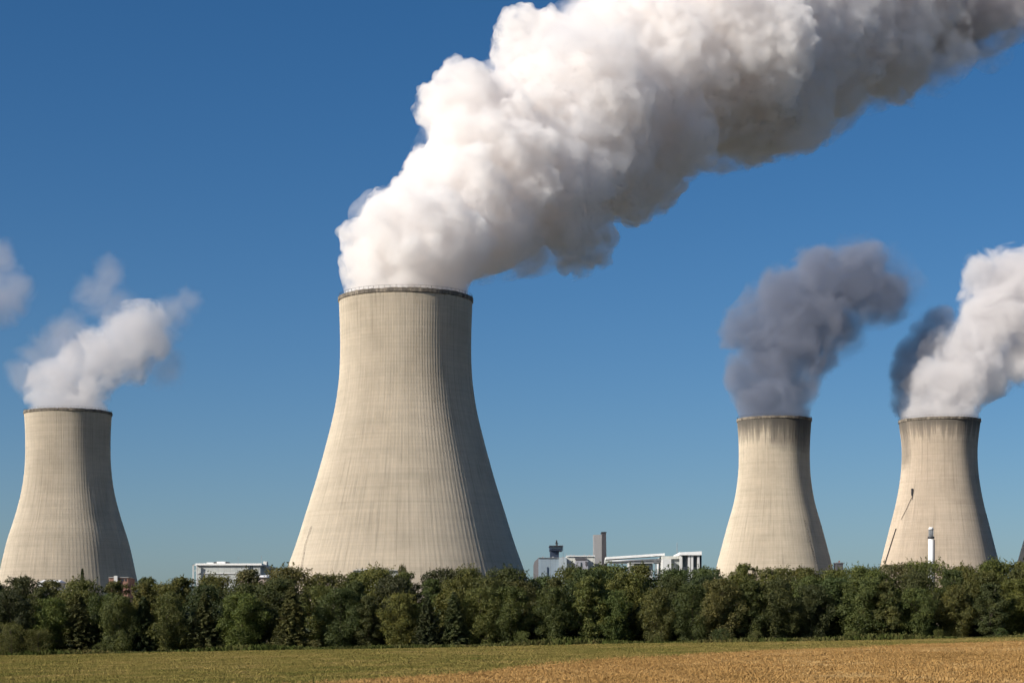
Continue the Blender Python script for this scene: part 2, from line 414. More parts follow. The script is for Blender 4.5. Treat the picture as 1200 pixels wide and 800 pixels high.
# ------------------------------------------------------------------ cooling towers
def profile(pts, s):
    """(photo y, radius px) -> metres above eye level, metres"""
    z = np.array([(HY-y)*s for y, r in pts]); r = np.array([r*s for y, r in pts])
    k = np.argsort(z); return z[k], r[k]
def spline(x, xp, yp):
    m = np.gradient(yp, xp); i = np.clip(np.searchsorted(xp, x)-1, 0, len(xp)-2)
    h = xp[i+1]-xp[i]; t = (x-xp[i])/h
    r = (2*t**3-3*t**2+1)*yp[i]+(t**3-2*t**2+t)*h*m[i]+(-2*t**3+3*t**2)*yp[i+1]+(t**3-t**2)*h*m[i+1]
    return np.where(x > xp[-1], yp[-1]+(x-xp[-1])*m[-1], np.where(x < xp[0], yp[0]+(x-xp[0])*m[0], r))
def tower(px, Yd, top_y, pts, label, mat_kw, ribs=150, ribh=0.045):
    s = Yd/F
    zp, rp = profile(pts, s)
    H = (HY-top_y)*s*(1-pts[0][1]*s/Yd)+ZC      # the near lip stands closer than the axis
    X0 = (px-CX)*s
    z0 = float(gz(X0, Yd))-0.5
    root = empty('cooling_tower', (X0, Yd, z0)); tag(root, label, 'cooling tower', 'cooling towers of the power station')
    R = lambda z: spline(np.asarray(z, float)+z0-ZC, zp, rp)       # z above tower base
    HT = H-z0
    nseg = ribs*5; rows = np.concatenate([np.linspace(0, HT-2.2, 76), [HT-2.0]])
    th = np.linspace(0, 2*np.pi, nseg, endpoint=False)
    prof = np.array([0, 1, 1, 0, 0])[np.arange(nseg) % 5]*ribh
    rr = R(rows)[:, None]+prof[None, :]*np.clip((HT-3-rows)/4, 0, 1)[:, None]
    Vo = np.stack([np.cos(th)*rr, np.sin(th)*rr, np.repeat(rows[:, None], nseg, 1)], -1).reshape(-1, 3)
    ri = R(rows)[:, None]-0.9+0*th[None, :]
    Vi = np.stack([np.cos(th)*ri, np.sin(th)*ri, np.repeat(rows[:, None], nseg, 1)], -1).reshape(-1, 3)
    k = np.arange(nseg); k2 = (k+1) % nseg; Q = []
    n = len(rows)
    for i in range(n-1):
        Q.append(np.stack([i*nseg+k, i*nseg+k2, (i+1)*nseg+k2, (i+1)*nseg+k], -1))
        o = n*nseg
        Q.append(np.stack([o+i*nseg+k2, o+i*nseg+k, o+(i+1)*nseg+k, o+(i+1)*nseg+k2], -1))
    Q.append(np.stack([(n-1)*nseg+k, (n-1)*nseg+k2, n*nseg+(n-1)*nseg+k2, n*nseg+(n-1)*nseg+k], -1))
    Q.append(np.stack([k2, k, n*nseg+k, n*nseg+k2], -1))
    Q = np.concatenate(Q)
    me = np_mesh('shell', np.concatenate([Vo, Vi]), Q, True)
    uvl = me.uv_layers.new(name='UVMap')
    Rm = float(R(HT*0.6))
    allz = np.concatenate([Vo, Vi])[:, 2]
    idx = Q.ravel(); seg = idx % nseg; u = seg/nseg
    q0 = np.repeat((Q % nseg).min(1), 4); q1 = np.repeat((Q % nseg).max(1), 4)
    u = np.where((q1-q0 > 2) & (seg == 0), 1.0, u)
    uvl.data.foreach_set('uv', np.stack([u*2*np.pi*Rm, allz[idx]], -1).astype(np.float32).ravel())
    me.update()
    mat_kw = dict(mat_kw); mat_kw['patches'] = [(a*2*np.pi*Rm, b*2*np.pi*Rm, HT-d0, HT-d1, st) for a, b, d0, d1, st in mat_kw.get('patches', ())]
    shell = link('shell', me, concrete('tower_concrete', HT, **mat_kw), root)
    try:
        me.set_sharp_from_angle(angle=math.radians(25))
    except Exception: pass
    # rim ring: thicker collar with an uneven, weathered top
    nr = 220; th = np.linspace(0, 2*np.pi, nr, endpoint=False); rt = float(R(HT-1.6))
    gg = np.random.default_rng(int(px)); jag = gg.uniform(-.25, .3, nr)*(gg.uniform(0, 1, nr) > .55)
    ring = [(rt+.06, HT-2.0+0*th), (rt+.42, HT-1.7+0*th), (rt+.42, HT-.2+jag), (rt-.9, HT-.2+jag), (rt-1.1, HT-2.2+0*th)]
    Vr = np.concatenate([np.stack([np.cos(th)*r, np.sin(th)*r, z], -1) for r, z in ring]); Q = []
    k = np.arange(nr); k2 = (k+1) % nr
    for a in range(5):
        b = (a+1) % 5; Q.append(np.stack([a*nr+k, a*nr+k2, b*nr+k2, b*nr+k], -1))
    link('rim', np_mesh('rim', Vr, np.concatenate(Q)), M_OVERHANG, root)
    # walkway rail round the top
    mb = MB()
    for a in range(0, 360, 5):
        c, q = math.cos(math.radians(a)), math.sin(math.radians(a))
        mb.box(rt*c-.06, rt*c+.06, rt*q-.06, rt*q+.06, HT-.2, HT+1.0)
    pts = [(rt*math.cos(math.radians(a)), rt*math.sin(math.radians(a)), HT+1.0) for a in range(0, 361, 4)]
    mb.tube(pts, .05, 5); mb.build('railing', M_DSTEEL, root)
    root['_r'] = 0; del root['_r']
    return root, R, HT, z0, s, X0

def on_shell(T, px, py, off=0.4):
    """point on the camera side of a tower shell at a photo pixel (tower local)"""
    root, R, HT, z0, s, X0 = T
    x = (px-CX)*s-X0; z = (HY-py)*s+ZC-z0
    r = float(R(z))+off; x = max(-r*.999, min(r*.999, x))
    return Vector((x, -math.sqrt(r*r-x*x), z))
T_MAIN = tower(475.5, 874, 336, [(336, 78.6), (350, 78.2), (380, 77.0), (415, 76.6), (440, 77.6), (480, 83), (520, 92.6), (560, 103.6), (600, 116), (640, 128.6), (670, 139.4), (748, 163)],
               'tallest concrete cooling tower, under the big white steam plume', dict(seed=1))
T_LEFT = tower(79.8, 1310, 477, [(477, 51.4), (490, 50.0), (520, 48.8), (546, 49.4), (575, 53), (604, 60.2), (633, 69.3), (674, 78.6), (748, 94)],
               'pale cooling tower at the left edge with a short white plume', dict(seed=2), ribs=110, ribh=0.05)
T_DARK = tower(907.3, 1368, 486, [(486, 44), (496, 43), (523, 41.4), (555, 42.0), (587, 46.7), (618, 55.3), (653, 64.6), (748, 90)],
               'cooling tower right of the white sheds, under the dark grey smoke', dict(seed=3, soot=1.0, patches=((0.70, 1.0, 24, -20, 0.55), (0.5, 0.78, 12, -20, 0.4))), ribs=90, ribh=0.04)  # patches paint the smoke's shadow into the concrete, deeper on the right
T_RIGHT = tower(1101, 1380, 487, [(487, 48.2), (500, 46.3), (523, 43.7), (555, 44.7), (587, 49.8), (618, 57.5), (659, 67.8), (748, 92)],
                'cooling tower behind the slim white chimney, under the rightmost plume', dict(seed=4, soot=0.8, patches=((0.47, 0.58, 34, -20, 0.5), (0.62, 1.0, 10, -20, 0.25)), base=(0.50, 0.42, 0.33)), ribs=90, ribh=0.04)  # first patch: shade painted into the upper left; second: rim stain
T_EDGE = tower(1262, 1500, 487, [(487, 46), (500, 44.3), (523, 42.4), (555, 43), (587, 48), (618, 56.5), (655, 67), (748, 92)],
               'cooling tower cut off by the right edge, only its foot showing', dict(seed=5), ribs=90, ribh=0.04)
# ladders, cables and hoists that run up the shells
def rail_on(T, name, pix, mat, r=0.12, off=0.5, twin=0.0):
    mb = MB()
    ptsA = [on_shell(T, x, y, off) for x, y in pix]
    dense = []
    for a, b in zip(pix[:-1], pix[1:]):
        for i in range(8): dense.append(on_shell(T, a[0]+(b[0]-a[0])*i/8, a[1]+(b[1]-a[1])*i/8, off))
    dense.append(ptsA[-1])
    mb.tube(dense, r, 6)
    if twin:
        mb.tube([p+Vector((twin, 0.05, 0)) for p in dense], r, 6)
        for p in dense: mb.tube([p, p+Vector((twin, .05, 0))], r*.7, 5)
    return mb.build(name, mat, T[0])
rail_on(T_LEFT, 'ladder', [(3, 668), (10, 610), (20, 567)], M_YELLOW, 0.12, 0.6, 1.0)
rail_on(T_MAIN, 'ladder', [(361, 668), (364, 640), (371, 620)], M_DSTEEL, 0.05, 0.5, 0.5)
rail_on(T_DARK, 'ladder', [(949, 662), (942, 640), (936, 612)], M_DSTEEL, 0.10, 0.5, 0.7)
rail_on(T_RIGHT, 'dark_line', [(1051, 610), (1057, 597), (1062, 585)], M_DSTEEL, 0.14, 0.5)  # line running down from the hoist
rail_on(T_RIGHT, 'dark_line', [(1034, 660), (1040, 640), (1046, 620)], M_DSTEEL, 0.3, 0.5)  # thin dark tube added to stand for the shade strip on this flank
p = on_shell(T_RIGHT, 1063, 579, 0.2)
mb = MB(); mb.box(p.x-.6, p.x+.5, p.y-1.0, p.y+.6, p.z-2, p.z+2.6); mb.box(p.x-.2, p.x+.2, p.y-1.3, p.y+.4, p.z-5, p.z-2)
mb.build('hoist', M_DSTEEL, T_RIGHT[0])
# guy cable spanning clear of the right shoulder of the tower
root, R, HT, z0, s, X0 = T_RIGHT
mb = MB(); pts = []
for i in range(13):
    t = i/12; px = 1143+(1170-1143)*t-2.2*math.sin(math.pi*t); py = 565+(664-565)*t
    pts.append(((px-CX)*s-X0, -3.0, (HY-py)*s+ZC-z0))
mb.tube(pts, 0.36, 6); mb.build('guy_cable', M_DSTEEL, root)

# ------------------------------------------------------------------ plumes
def lumpy(P, freq, seed):
    v = Vector((P[0]*freq+seed*13.1, P[1]*freq-seed*7.7, P[2]*freq+seed*3.3))
    return 0.62-noise.noise(v, noise_basis='VORONOI_F1')*1.0
def hull(balls, voxel, amps, seed, smooth_it=0):
    """union of balls -> voxel remesh -> cauliflower billows; amps = (amplitude m, frequency 1/m) ..."""
    import bmesh
    bm = bmesh.new()
    for (c, r) in balls:
        bmesh.ops.create_icosphere(bm, subdivisions=3, radius=r, matrix=Matrix.Translation(c))
    me = bpy.data.meshes.new('tmp'); bm.to_mesh(me); bm.free()
    o = bpy.data.objects.new('tmp', me); COL.objects.link(o)
    def remesh(vx):
        m = o.modifiers.new('r', 'REMESH'); m.mode = 'VOXEL'; m.voxel_size = vx; m.adaptivity = 0
        dg = bpy.context.evaluated_depsgraph_get(); dg.update()
        n = bpy.data.meshes.new_from_object(o.evaluated_get(dg)); o.modifiers.clear()
        old = o.data; o.data = n; bpy.data.meshes.remove(old)
    remesh(voxel)
    for amp, fr, vx in amps:
        me = o.data; n = len(me.vertices)
        co = np.empty(n*3, np.float32); me.vertices.foreach_get('co', co); co = co.reshape(-1, 3)
        no = np.empty(n*3, np.float32); me.vertices.foreach_get('normal', no); no = no.reshape(-1, 3)
        d = np.empty(n, np.float32)
        for i in range(n):
            p = co[i]; w = noise.noise_vector(Vector((p[0]*fr*.6, p[1]*fr*.6, p[2]*fr*.6+seed)))
            q = (p[0]+w[0]*.35/fr, p[1]+w[1]*.35/fr, p[2]+w[2]*.35/fr)
            d[i] = lumpy(q, fr, seed)*amp*(0.55+0.9*abs(noise.noise(Vector((p[0]*fr*.23+seed, p[1]*fr*.23, p[2]*fr*.23)))*1.4))
        me.vertices.foreach_set('co', (co+no*d[:, None]).ravel()); me.update()
        remesh(vx)
    me = o.data; bpy.data.objects.remove(o)
    me.polygons.foreach_set('use_smooth', np.ones(len(me.polygons), bool)); me.update()
    return me
def at_mouth(me, T, grow=0.35, inset=2.2, lean=0.0):
    """keep the vapour within the tower mouth where it leaves it"""
    root, R, HT, z0, s, X0 = T
    zr = z0+HT; rt = float(R(HT-1.6))-inset; cx, cy = X0, root.location.y
    n = len(me.vertices); co = np.empty(n*3, np.float32); me.vertices.foreach_get('co', co); co = co.reshape(-1, 3)
    up = np.maximum(co[:, 2]-zr, 0); dx, dy = co[:, 0]-cx-up*lean, co[:, 1]-cy; rho = np.hypot(dx, dy)+1e-6
    lim = rt+up*grow; w = 1-smooth01((up-4)/22)
    k = 1+(np.minimum(1, lim/rho)-1)*w; co[:, 0] = cx+up*lean+dx*k; co[:, 1] = cy+dy*k
    co[:, 2] = np.maximum(co[:, 2], zr-5)
    me.vertices.foreach_set('co', co.ravel()); me.update(); return me
def puffs(spine, Yd, n, seed, spread=0.62, size=(0.30, 0.55), drift=0.0):
    """balls scattered in a tube; spine = (px, py, radius px)"""
    R = random.Random(seed); s = Yd/F; out = []
    P = [(PX(x, y, Yd+drift*i), r*(Yd+drift*i)/F) for i, (x, y, r) in enumerate(spine)]
    for i in range(len(P)-1):
        for k in range(n):
            t = (k+R.random())/n; c = P[i][0].lerp(P[i+1][0], t); r = P[i][1]*(1-t)+P[i+1][1]*t
            d = Vector((R.gauss(0, 1), R.gauss(0, 1), R.gauss(0, 1))).normalized()*(R.random()**0.4)
            rb = r*R.uniform(*size); out.append((c+d*(r-rb)*(spread/0.62), rb))
        for t in (0.0, 0.5): out.append((P[i][0].lerp(P[i+1][0], t), (P[i][1]*(1-t)+P[i+1][1]*t)*0.72))
    return out
def plume(name, me, mat, label, cat, group, base, parent=None):
    me.name = name
    if parent is None:
        me.transform(Matrix.Translation(-Vector(base)))
        o = link(name, me, mat); o.location = base
        return tag(o, label, cat, group)
    me.transform(Matrix.Translation(-parent.location)); o = link(name, me, mat, parent); return o
GP = 'vapour plumes rising from the towers'
def mouth(T): return (T[5], T[0].location.y, T[3]+T[2]-1)

V_WHITE = vapour('white_steam', 0.19, (0.968, 0.952, 0.940), 0.0, 0.13, 0.37, 0.60, 0.12, 3.0, 0.06)
V_WISP = vapour('thin_grey_steam', 0.013, (0.84, 0.825, 0.835), 0.0, 0.035, 0.34, 0.66, 0.2, 5.0)
# main plume
sm = 874/F
col0 = [(PX(479+i*1.5, 346-i*9, 874), (69+i*1.2)*sm) for i in range(6)]
SP = [(488, 308, 70), (520, 268, 80), (570, 226, 97), (628, 182, 112), (694, 138, 118), (770, 80, 124), (845, 52, 138), (905, 36, 126), (970, 16, 118), (1065, -12, 82), (1180, -40, 70)]
B = col0+puffs(SP, 874, 15, 11, drift=27.0)+[(PX(544, 128, 925), 40*sm), (PX(634, 64, 985), 46*sm), (PX(676, 266, 960), 30*sm)]
mainp = plume('steam_plume', at_mouth(hull(B, 2.2, [(7.5, 1/21., 1.5), (4.2, 1/9., 0.9), (1.9, 1/3.8, 0.7)], 1), T_MAIN, 0.25, 2.6), V_WHITE,
      'huge billowing white steam plume leaning right from the tallest tower', 'steam plume', GP, mouth(T_MAIN))
B = puffs([(496, 300, 80), (526, 266, 92), (578, 228, 110), (634, 184, 124), (700, 140, 130), (774, 84, 136), (850, 54, 154), (910, 40, 144), (985, 20, 136), (1085, -4, 100), (1190, -20, 80)], 874, 14, 12, drift=27.0)
wm = hull(B, 3.2, [(10, 1/24., 2.4), (5, 1/10., 1.6)], 9)
plume('wisp', at_mouth(wm, T_MAIN, 0.6, 2.4), vapour('shredded_steam_edge', 0.05, (0.94, 0.93, 0.935), 0.0, 0.055, 0.45, 0.66, 0.14, 9.0), None, None, None, None, mainp)
def balls_at(Yd, L): return [(PX(x, y, Yd), r*Yd/F) for x, y, r in L]
def soft_hull(B): return hull([(c, r*1.0) for c, r in B], 2.4, [], 0)
B = balls_at(1110, [(1000, 70, 56), (1045, 48, 64), (1088, 28, 70), (1140, 8, 72), (1190, 0, 66), (1060, 85, 40), (960, 110, 44)])
plume('wisp', soft_hull(B), soft_vapour('dusky_steam_tail', 0.05, (0.60, 0.575, 0.60), B, mainp.location, 0.042, 1.5, 0.2, 0.6, 0.3, 3), None, None, None, None, mainp)
# left tower: short plume, dusky shreds around it
lo_ = mouth(T_LEFT)
B = balls_at(1310, [(80, 478, 62), (86, 455, 60), (94, 432, 50), (120, 424, 54), (144, 412, 54), (160, 396, 52), (182, 402, 40), (180, 380, 34), (60, 446, 40), (104, 404, 34)])
lp = plume('steam_plume', at_mouth(soft_hull(B), T_LEFT, .3, 1.5), soft_vapour('soft_white_steam', 0.06, (0.87, 0.856, 0.86), B, lo_, 0.055, 1.75, 0.22, 0.48, 0.22, 1),
      'short soft white plume above the leftmost tower', 'steam plume', GP, lo_)
B = balls_at(1316, [(30, 440, 34), (48, 412, 42), (84, 400, 46), (116, 344, 40), (126, 322, 32), (134, 362, 42), (203, 366, 36), (222, 352, 28), (194, 432, 40)])
plume('wisp', soft_hull(B), soft_vapour('thin_grey_steam', 0.022, (0.74, 0.71, 0.72), B, lo_, 0.042, 1.7, 0.22, 0.75, 0.32, 5), None, None, None, None, lp)
# puff drifting in from beyond the left edge
co_ = PX(-10, 375, 1310); B = balls_at(1310, [(-70, 350, 60), (-30, 345, 54), (2, 350, 44), (20, 338, 34), (0, 300, 30)])
plume('steam_cloud', soft_hull(B), soft_vapour('drifting_steam', 0.03, (0.72, 0.69, 0.71), B, co_, 0.045, 1.6, 0.22, 0.7, 0.3, 2),
      'faint grey steam puff drifting in at the left edge of the sky', 'steam cloud', None, co_)
# dark smoke
do_ = mouth(T_DARK)
B = balls_at(1368, [(906, 488, 64), (900, 464, 62), (918, 456, 56), (886, 434, 52), (912, 425, 64), (900, 392, 62), (936, 396, 70), (925, 355, 64), (962, 362, 74), (958, 328, 56), (996, 336, 62), (1010, 312, 44), (1030, 345, 48), (866, 388, 36), (868, 446, 30)])
dp = plume('smoke_plume', at_mouth(soft_hull(B), T_DARK, .3, 1.5), soft_vapour('dark_smoke', 0.07, (0.385, 0.415, 0.505), B, do_, 0.048, 1.25, 0.22, 0.46, 0.22, 4),
      'dark blue grey smoke billowing above the third tower from the left', 'smoke plume', GP, do_)
B = balls_at(1376, [(1035, 325, 50), (1055, 340, 40), (1000, 300, 40), (985, 395, 40)])
plume('wisp', soft_hull(B), soft_vapour('thin_dark_smoke', 0.02, (0.37, 0.395, 0.47), B, do_, 0.042, 1.6, 0.2, 0.75, 0.32, 6), None, None, None, None, dp)
# right plume: white lit billows with dusky smoke along its left side
ro_ = mouth(T_RIGHT)
B = balls_at(1380, [(1098, 488, 58), (1092, 466, 46), (1092, 440, 38), (1112, 412, 40), (1106, 468, 52), (1122, 445, 54), (1130, 418, 50), (1150, 400, 56), (1152, 372, 46), (1172, 365, 58), (1158, 322, 40), (1190, 335, 60), (1215, 395, 54), (1225, 330, 66), (1262, 345, 70), (1190, 425, 40), (1164, 448, 34)])
rp_ = plume('steam_plume', at_mouth(soft_hull(B), T_RIGHT, .3, 1.5), soft_vapour('dense_grey_steam', 0.10, (0.905, 0.89, 0.89), B, ro_, 0.052, 1.55, 0.23, 0.42, 0.18, 7),
      'white and dusky plume running off the right edge of the picture', 'steam plume', GP, ro_)
B = balls_at(1394, [(1062, 474, 26), (1064, 456, 30), (1062, 438, 32), (1070, 418, 32), (1084, 398, 32), (1098, 378, 28)])
plume('smoke_wisp', at_mouth(soft_hull(B), T_RIGHT, .8, 0.0), soft_vapour('dusky_smoke', 0.075, (0.40, 0.42, 0.50), B, ro_, 0.052, 1.5, 0.22, 0.48, 0.24, 8), None, None, None, None, rp_)

# ------------------------------------------------------------------ power station buildings
def B_(px0, px1, py0, py1, Y, depth, mb=None):
    """box whose front face covers these photo pixels at distance Y"""
    a, b = PX(px0, py1, Y), PX(px1, py0, Y); mb = mb or MB()
    return mb.box(a.x, b.x, Y, Y+depth, a.z, b.z)
def base(px, Y): return Vector(((px-CX)/F*Y, Y, float(gz((px-CX)/F*Y, Y))))
GRD = 748
def rebase(root):
    """children were built in world metres: shift their meshes under the empty"""
    for ch in root.children_recursive:
        ch.data.transform(Matrix.Translation(-root.location))
Yb = 1000
# 1 grey hall left
hall = empty('turbine_hall', base(270, Yb)); tag(hall, 'long grey hall with white roof between the two left towers', 'hall')
B_(231, 305, 662, GRD, Yb, 60).build('wall', M_GREY, hall)
a = PX(229.5, 662, Yb); b = PX(307, 659.8, Yb)
rf = MB().box(a.x, b.x, Yb-1.2, Yb+61, a.z, b.z).build('roof', M_ROOFW, hall)
B_(242, 250, 658.6, 659.8, Yb+8, 8).build('roof_unit', M_ROOFW, rf); B_(254, 264, 657.6, 659.8, Yb+6, 12).build('roof_unit', M_ROOFW, rf)
for x in (250.6, 264.6): B_(x, x+2.8, 658, 659.8, Yb+7, 6).build('vent', M_DARKC, rf)
B_(231, 290.5, 671.0, 672.0, Yb-.5, .5).build('ledge', M_WHITE, hall)
for x in (291, 293, 295):
    B_(x, x+.9, 662.6, 667.5, Yb-.25, .25).build('window', M_GLASS, hall)
# steel frame bay at its right end
mb = MB(); B_(305, 312, 661, 664, Yb+10, 40, mb); B_(308.5, 312.5, 657.4, 661, Yb+12, 6, mb)
for x in (305.4, 312.2): B_(x-.5, x+.5, 664, GRD, Yb+10, 1.2, mb)
B_(312, 316, 664, 666, Yb+10, 3, mb); B_(313.5, 315.5, 666, GRD, Yb+10, 3, mb); mb.build('gantry', M_WHITE, hall)
B_(305.2, 309, 665.5, GRD, Yb+14, 30).build('bay', M_NAVY, hall)
mb = MB(); B_(225.6, 226.8, 661, GRD, Yb+2, 1.2, mb); B_(225.6, 231, 661, 662, Yb+2, 1.2, mb); B_(230, 231, 661, GRD, Yb-2.4, 1.2, mb)
B_(226, 230.6, 668, 668.6, Yb+2, 1, mb); mb.build('frame', M_WHITE, hall)
B_(279, 279.3, 652, 660, Yb+20, .15).build('mast', M_STEEL, hall); B_(306.4, 306.7, 651, 661, Yb+20, .15).build('mast', M_STEEL, hall)
rebase(hall)
ann = empty('annex', base(296, 960)); tag(ann, 'low flat roofed annex with bright white roof before the grey hall', 'annex')
B_(280, 312, 676, GRD, 960, 20).build('wall', plain('pinkish_render', (0.40, 0.33, 0.29), 0.9, 0.15, 0.3), ann)
a = PX(278, 676, 960); b = PX(313, 673.2, 960)
MB().hexa([(a.x, 959, a.z), (b.x, 959, a.z), (b.x, 982, a.z), (a.x, 982, a.z)], [(a.x+1.2, 960, b.z-.4), (b.x-1.2, 960, b.z-.6), (b.x-1.2, 981, b.z+.5), (a.x+1.2, 981, b.z+.5)]).build('roof', M_ROOFW, ann)
rebase(ann)
# 2 blue grey hall
Yb = 760
bh = empty('boiler_house', base(645, Yb)); tag(bh, 'blue grey clad hall just right of the tallest tower', 'hall')
B_(631, 655, 653.5, GRD, Yb, 45).build('wall', M_BLUE, bh)
B_(655.01, 664, 652.8, GRD, Yb-1.5, 40).build('wall', plain('pale_blue_cladding', (0.36, 0.41, 0.44), 0.55, 0.12, 0.15, seams=(3.2, 9.0)), bh)
a = PX(626.5, 655, Yb); b = PX(631, 655, Yb)
MB().hexa([(a.x, Yb+6, 1), (b.x, Yb+.3, 1), (b.x, Yb+44, 1), (a.x, Yb+44, 1)], [(a.x, Yb+6, a.z-.6), (b.x, Yb+.3, a.z+.5), (b.x, Yb+44, a.z+.5), (a.x, Yb+44, a.z-.6)]).build('side_wing', M_DARKC, bh)
B_(641, 642.2, 664, GRD, Yb-.3, .3).build('door', M_NAVY, bh)
B_(630.6, 655, 652.9, 653.5, Yb-.4, 46).build('parapet', M_STEEL, bh)
for x in (636, 648, 660): B_(x-1, x+1.2, 651.8, 652.9, Yb+12, 4).build('vent', M_STEEL, bh)
mb = MB(); B_(663.2, 663.6, 648, 652.8, Yb+4, .3, mb); mb.build('mast', M_STEEL, bh)
rebase(bh)
ct = empty('control_tower', base(651, Yb+20)); tag(ct, 'dark blue stair tower with antenna on the blue grey hall', 'tower')
Yc = Yb+16
B_(645, 655, 641.5, GRD-30, Yc, 12).build('shaft', M_NAVY, ct)
a = PX(644.2, 641.5, Yc); b = PX(659.6, 639.5, Yc)
B_(644.4, 659.4, 639.4, 644.4, Yc-1.5, 15).build('cabin', M_NAVY, ct)
B_(645.5, 658.6, 640.6, 642.6, Yc-1.72, .22).build('window', M_GLASS, ct)
B_(643.8, 660, 638.7, 639.4, Yc-2, 16).build('roof', M_DARKC, ct)
mb = MB(); mb.tube([PX(652.4, 638.7, Yc+5), PX(652.2, 632.5, Yc+5)], .42, 6, .25)
mb.tube([PX(650.6, 636.2, Yc+5), PX(654.2, 636.2, Yc+5)], .14, 5); mb.box(PX(651.6,0,Yc).x, PX(653.4,0,Yc).x, Yc+4, Yc+6, PX(0,635.6,Yc).z, PX(0,633.8,Yc).z)
mb.build('antenna', M_DSTEEL, ct)
mb = MB(); B_(659.8, 660.1, 638, 652, Yc+2, .15, mb); mb.build('pipe', M_STEEL, ct)
rebase(ct)
# pale hall
ph = empty('pale_hall', base(680, Yb+4)); tag(ph, 'cream hall between the blue hall and the tall square chimney', 'hall')
B_(664.01, 697, 651.5, GRD, Yb+3, 36).build('wall', M_CREAM, ph)
B_(663.8, 697.4, 650.6, 651.5, Yb+2.4, 37).build('roof', M_ROOFW, ph)
B_(674, 687.5, 653.4, 655.2, Yb+1.2, 1.8).build('canopy', M_DARKC, ph)
a = B_(674.6, 689, 656.4, GRD, Yb-4, 7).build('loading_bay', plain('grey_violet_cladding', (0.30, 0.30, 0.33), 0.7, 0.15, 0.3, seams=(3.5, 12)), ph)
B_(680.5, 681.6, 658.5, 664, Yb-4.2, .2).build('window', M_GLASS, a)
B_(686, 688, 657.5, 662, Yb-4.2, .2).build('door', M_DARKC, a)
for x in (668, 672, 684, 690): B_(x, x+1.6, 649.4, 650.6, Yb+10, 3).build('vent', M_STEEL, ph)
rebase(ph)
# square chimney with pale broad face and dark narrow shaft
ch = empty('square_chimney', base(702, Yb+40)); tag(ch, 'tall square chimney, pale broad side and dark narrow side', 'chimney')
Yk = Yb+40
a0, a1, b1 = PX(695.5, 626, Yk), PX(705.2, 626, Yk), PX(711.6, 657, Yk)
B_(695.5, 705.2, 626.2, GRD, Yk+1, 5).build('flue', plain('grey_flue_cladding', (0.29, 0.285, 0.285), 0.8, 0.1, 0.2), ch)
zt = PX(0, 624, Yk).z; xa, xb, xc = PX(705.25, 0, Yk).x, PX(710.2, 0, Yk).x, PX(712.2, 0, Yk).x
MB().hexa([(xa, Yk-.5, 1), (xc, Yk-.5, 1), (xc, Yk+8, 1), (xa, Yk+8, 1)], [(xa, Yk-.5, zt), (xb, Yk-.5, zt), (xb, Yk+8, zt), (xa, Yk+8, zt)]).build('stack', plain('dark_stack_concrete', (0.062, 0.06, 0.066), 0.9, 0.2, 0.2), ch)
MB().box(xa-.15, xb+.15, Yk-.7, Yk+8.2, zt, zt+.35).build('cap', M_DSTEEL, ch)
rebase(ch)
# long pipe bridge + white sheds
pb = empty('pipe_bridge', base(745, Yb)); tag(pb, 'long white roofed pipe bridge rising gently toward the white shed', 'pipe bridge')
A = PX(710, 655, Yb+6); Bq = PX(779, 650.5, Yb+6); up = Vector((0, 0, .85)); dp_ = Vector((0, 9, 0))
MB().hexa([A, Bq, Bq+dp_, A+dp_], [A+up, Bq+up, Bq+dp_+up, A+dp_+up]).build('roof', M_ROOFW, pb)
B_(709, 779, 655.2, 659.5, Yb+9, 6).build('wall', M_GREY, pb)
mb = MB()
mb.tube([PX(712, 657.2, Yb+5), PX(778, 655.2, Yb+5)], .35, 8); mb.tube([PX(712, 659.4, Yb+5.5), PX(778, 657.6, Yb+5.5)], .28, 8)
mb.build('pipe', M_STEEL, pb, True)
for x in (716, 729, 742, 755, 768): B_(x, x+.9, 656.2, GRD, Yb+6, .8).build('support', M_STEEL, pb)
rebase(pb)
ws = empty('white_shed', base(742, Yb-30)); tag(ws, 'small white shed under the pipe bridge', 'shed')
B_(737, 744, 659.4, GRD, Yb-20, 10).build('wall', M_WHITE, ws); B_(736.5, 766, 658.9, 659.4, Yb-20.5, 11).build('roof', M_ROOFW, ws)
B_(744.01, 765, 660.6, GRD, Yb-18, 8).build('lean_to', M_GREY, ws)
B_(739, 741.2, 662, 667, Yb-20.2, .2).build('door', M_STEEL, ws)
rebase(ws)
wf = empty('white_filter_house', base(800, Yb)); tag(wf, 'white columned shed at the right end of the pipe bridge', 'shed')
B_(776.5, 786.5, 654.5, GRD, Yb-2, 30).build('wall', M_WHITE, wf)
B_(776, 797, 651.2, 654.5, Yb+1, 26).build('parapet', M_CREAM, wf)
B_(786.51, 797, 654.51, GRD, Yb+2, 24).build('wall', M_GREY, wf)
a, b = PX(796, 648.6, Yb-2), PX(822, 648.6, Yb-2); z1, z2 = PX(0, 647.2, Yb).z, PX(0, 646, Yb).z
MB().hexa([(a.x, Yb-3.4, a.z-.5), (b.x, Yb-3.4, a.z-.5), (b.x, Yb+26, a.z-.5), (a.x, Yb+26, a.z-.5)], [(a.x, Yb-3.4, z1), (b.x, Yb-3.4, z2), (b.x, Yb+26, z2), (a.x, Yb+26, z1)]).build('roof', M_ROOFW, wf)
B_(797.01, 820, 650, GRD, Yb+.2, 24).build('wall', M_STEEL, wf)
for x in (797, 806.4, 809.8, 817.2): B_(x, x+2.6, 650, GRD, Yb-2.6, 2.4).build('column', M_WHITE, wf)
for x in (800.6, 813.0): B_(x, x+3.2, 651.5, 664, Yb-.1, .3).build('window', M_GLASS, wf)
B_(820.4, 822.2, 648, GRD, Yb-1, 3).build('downpipe', M_DARKC, wf)
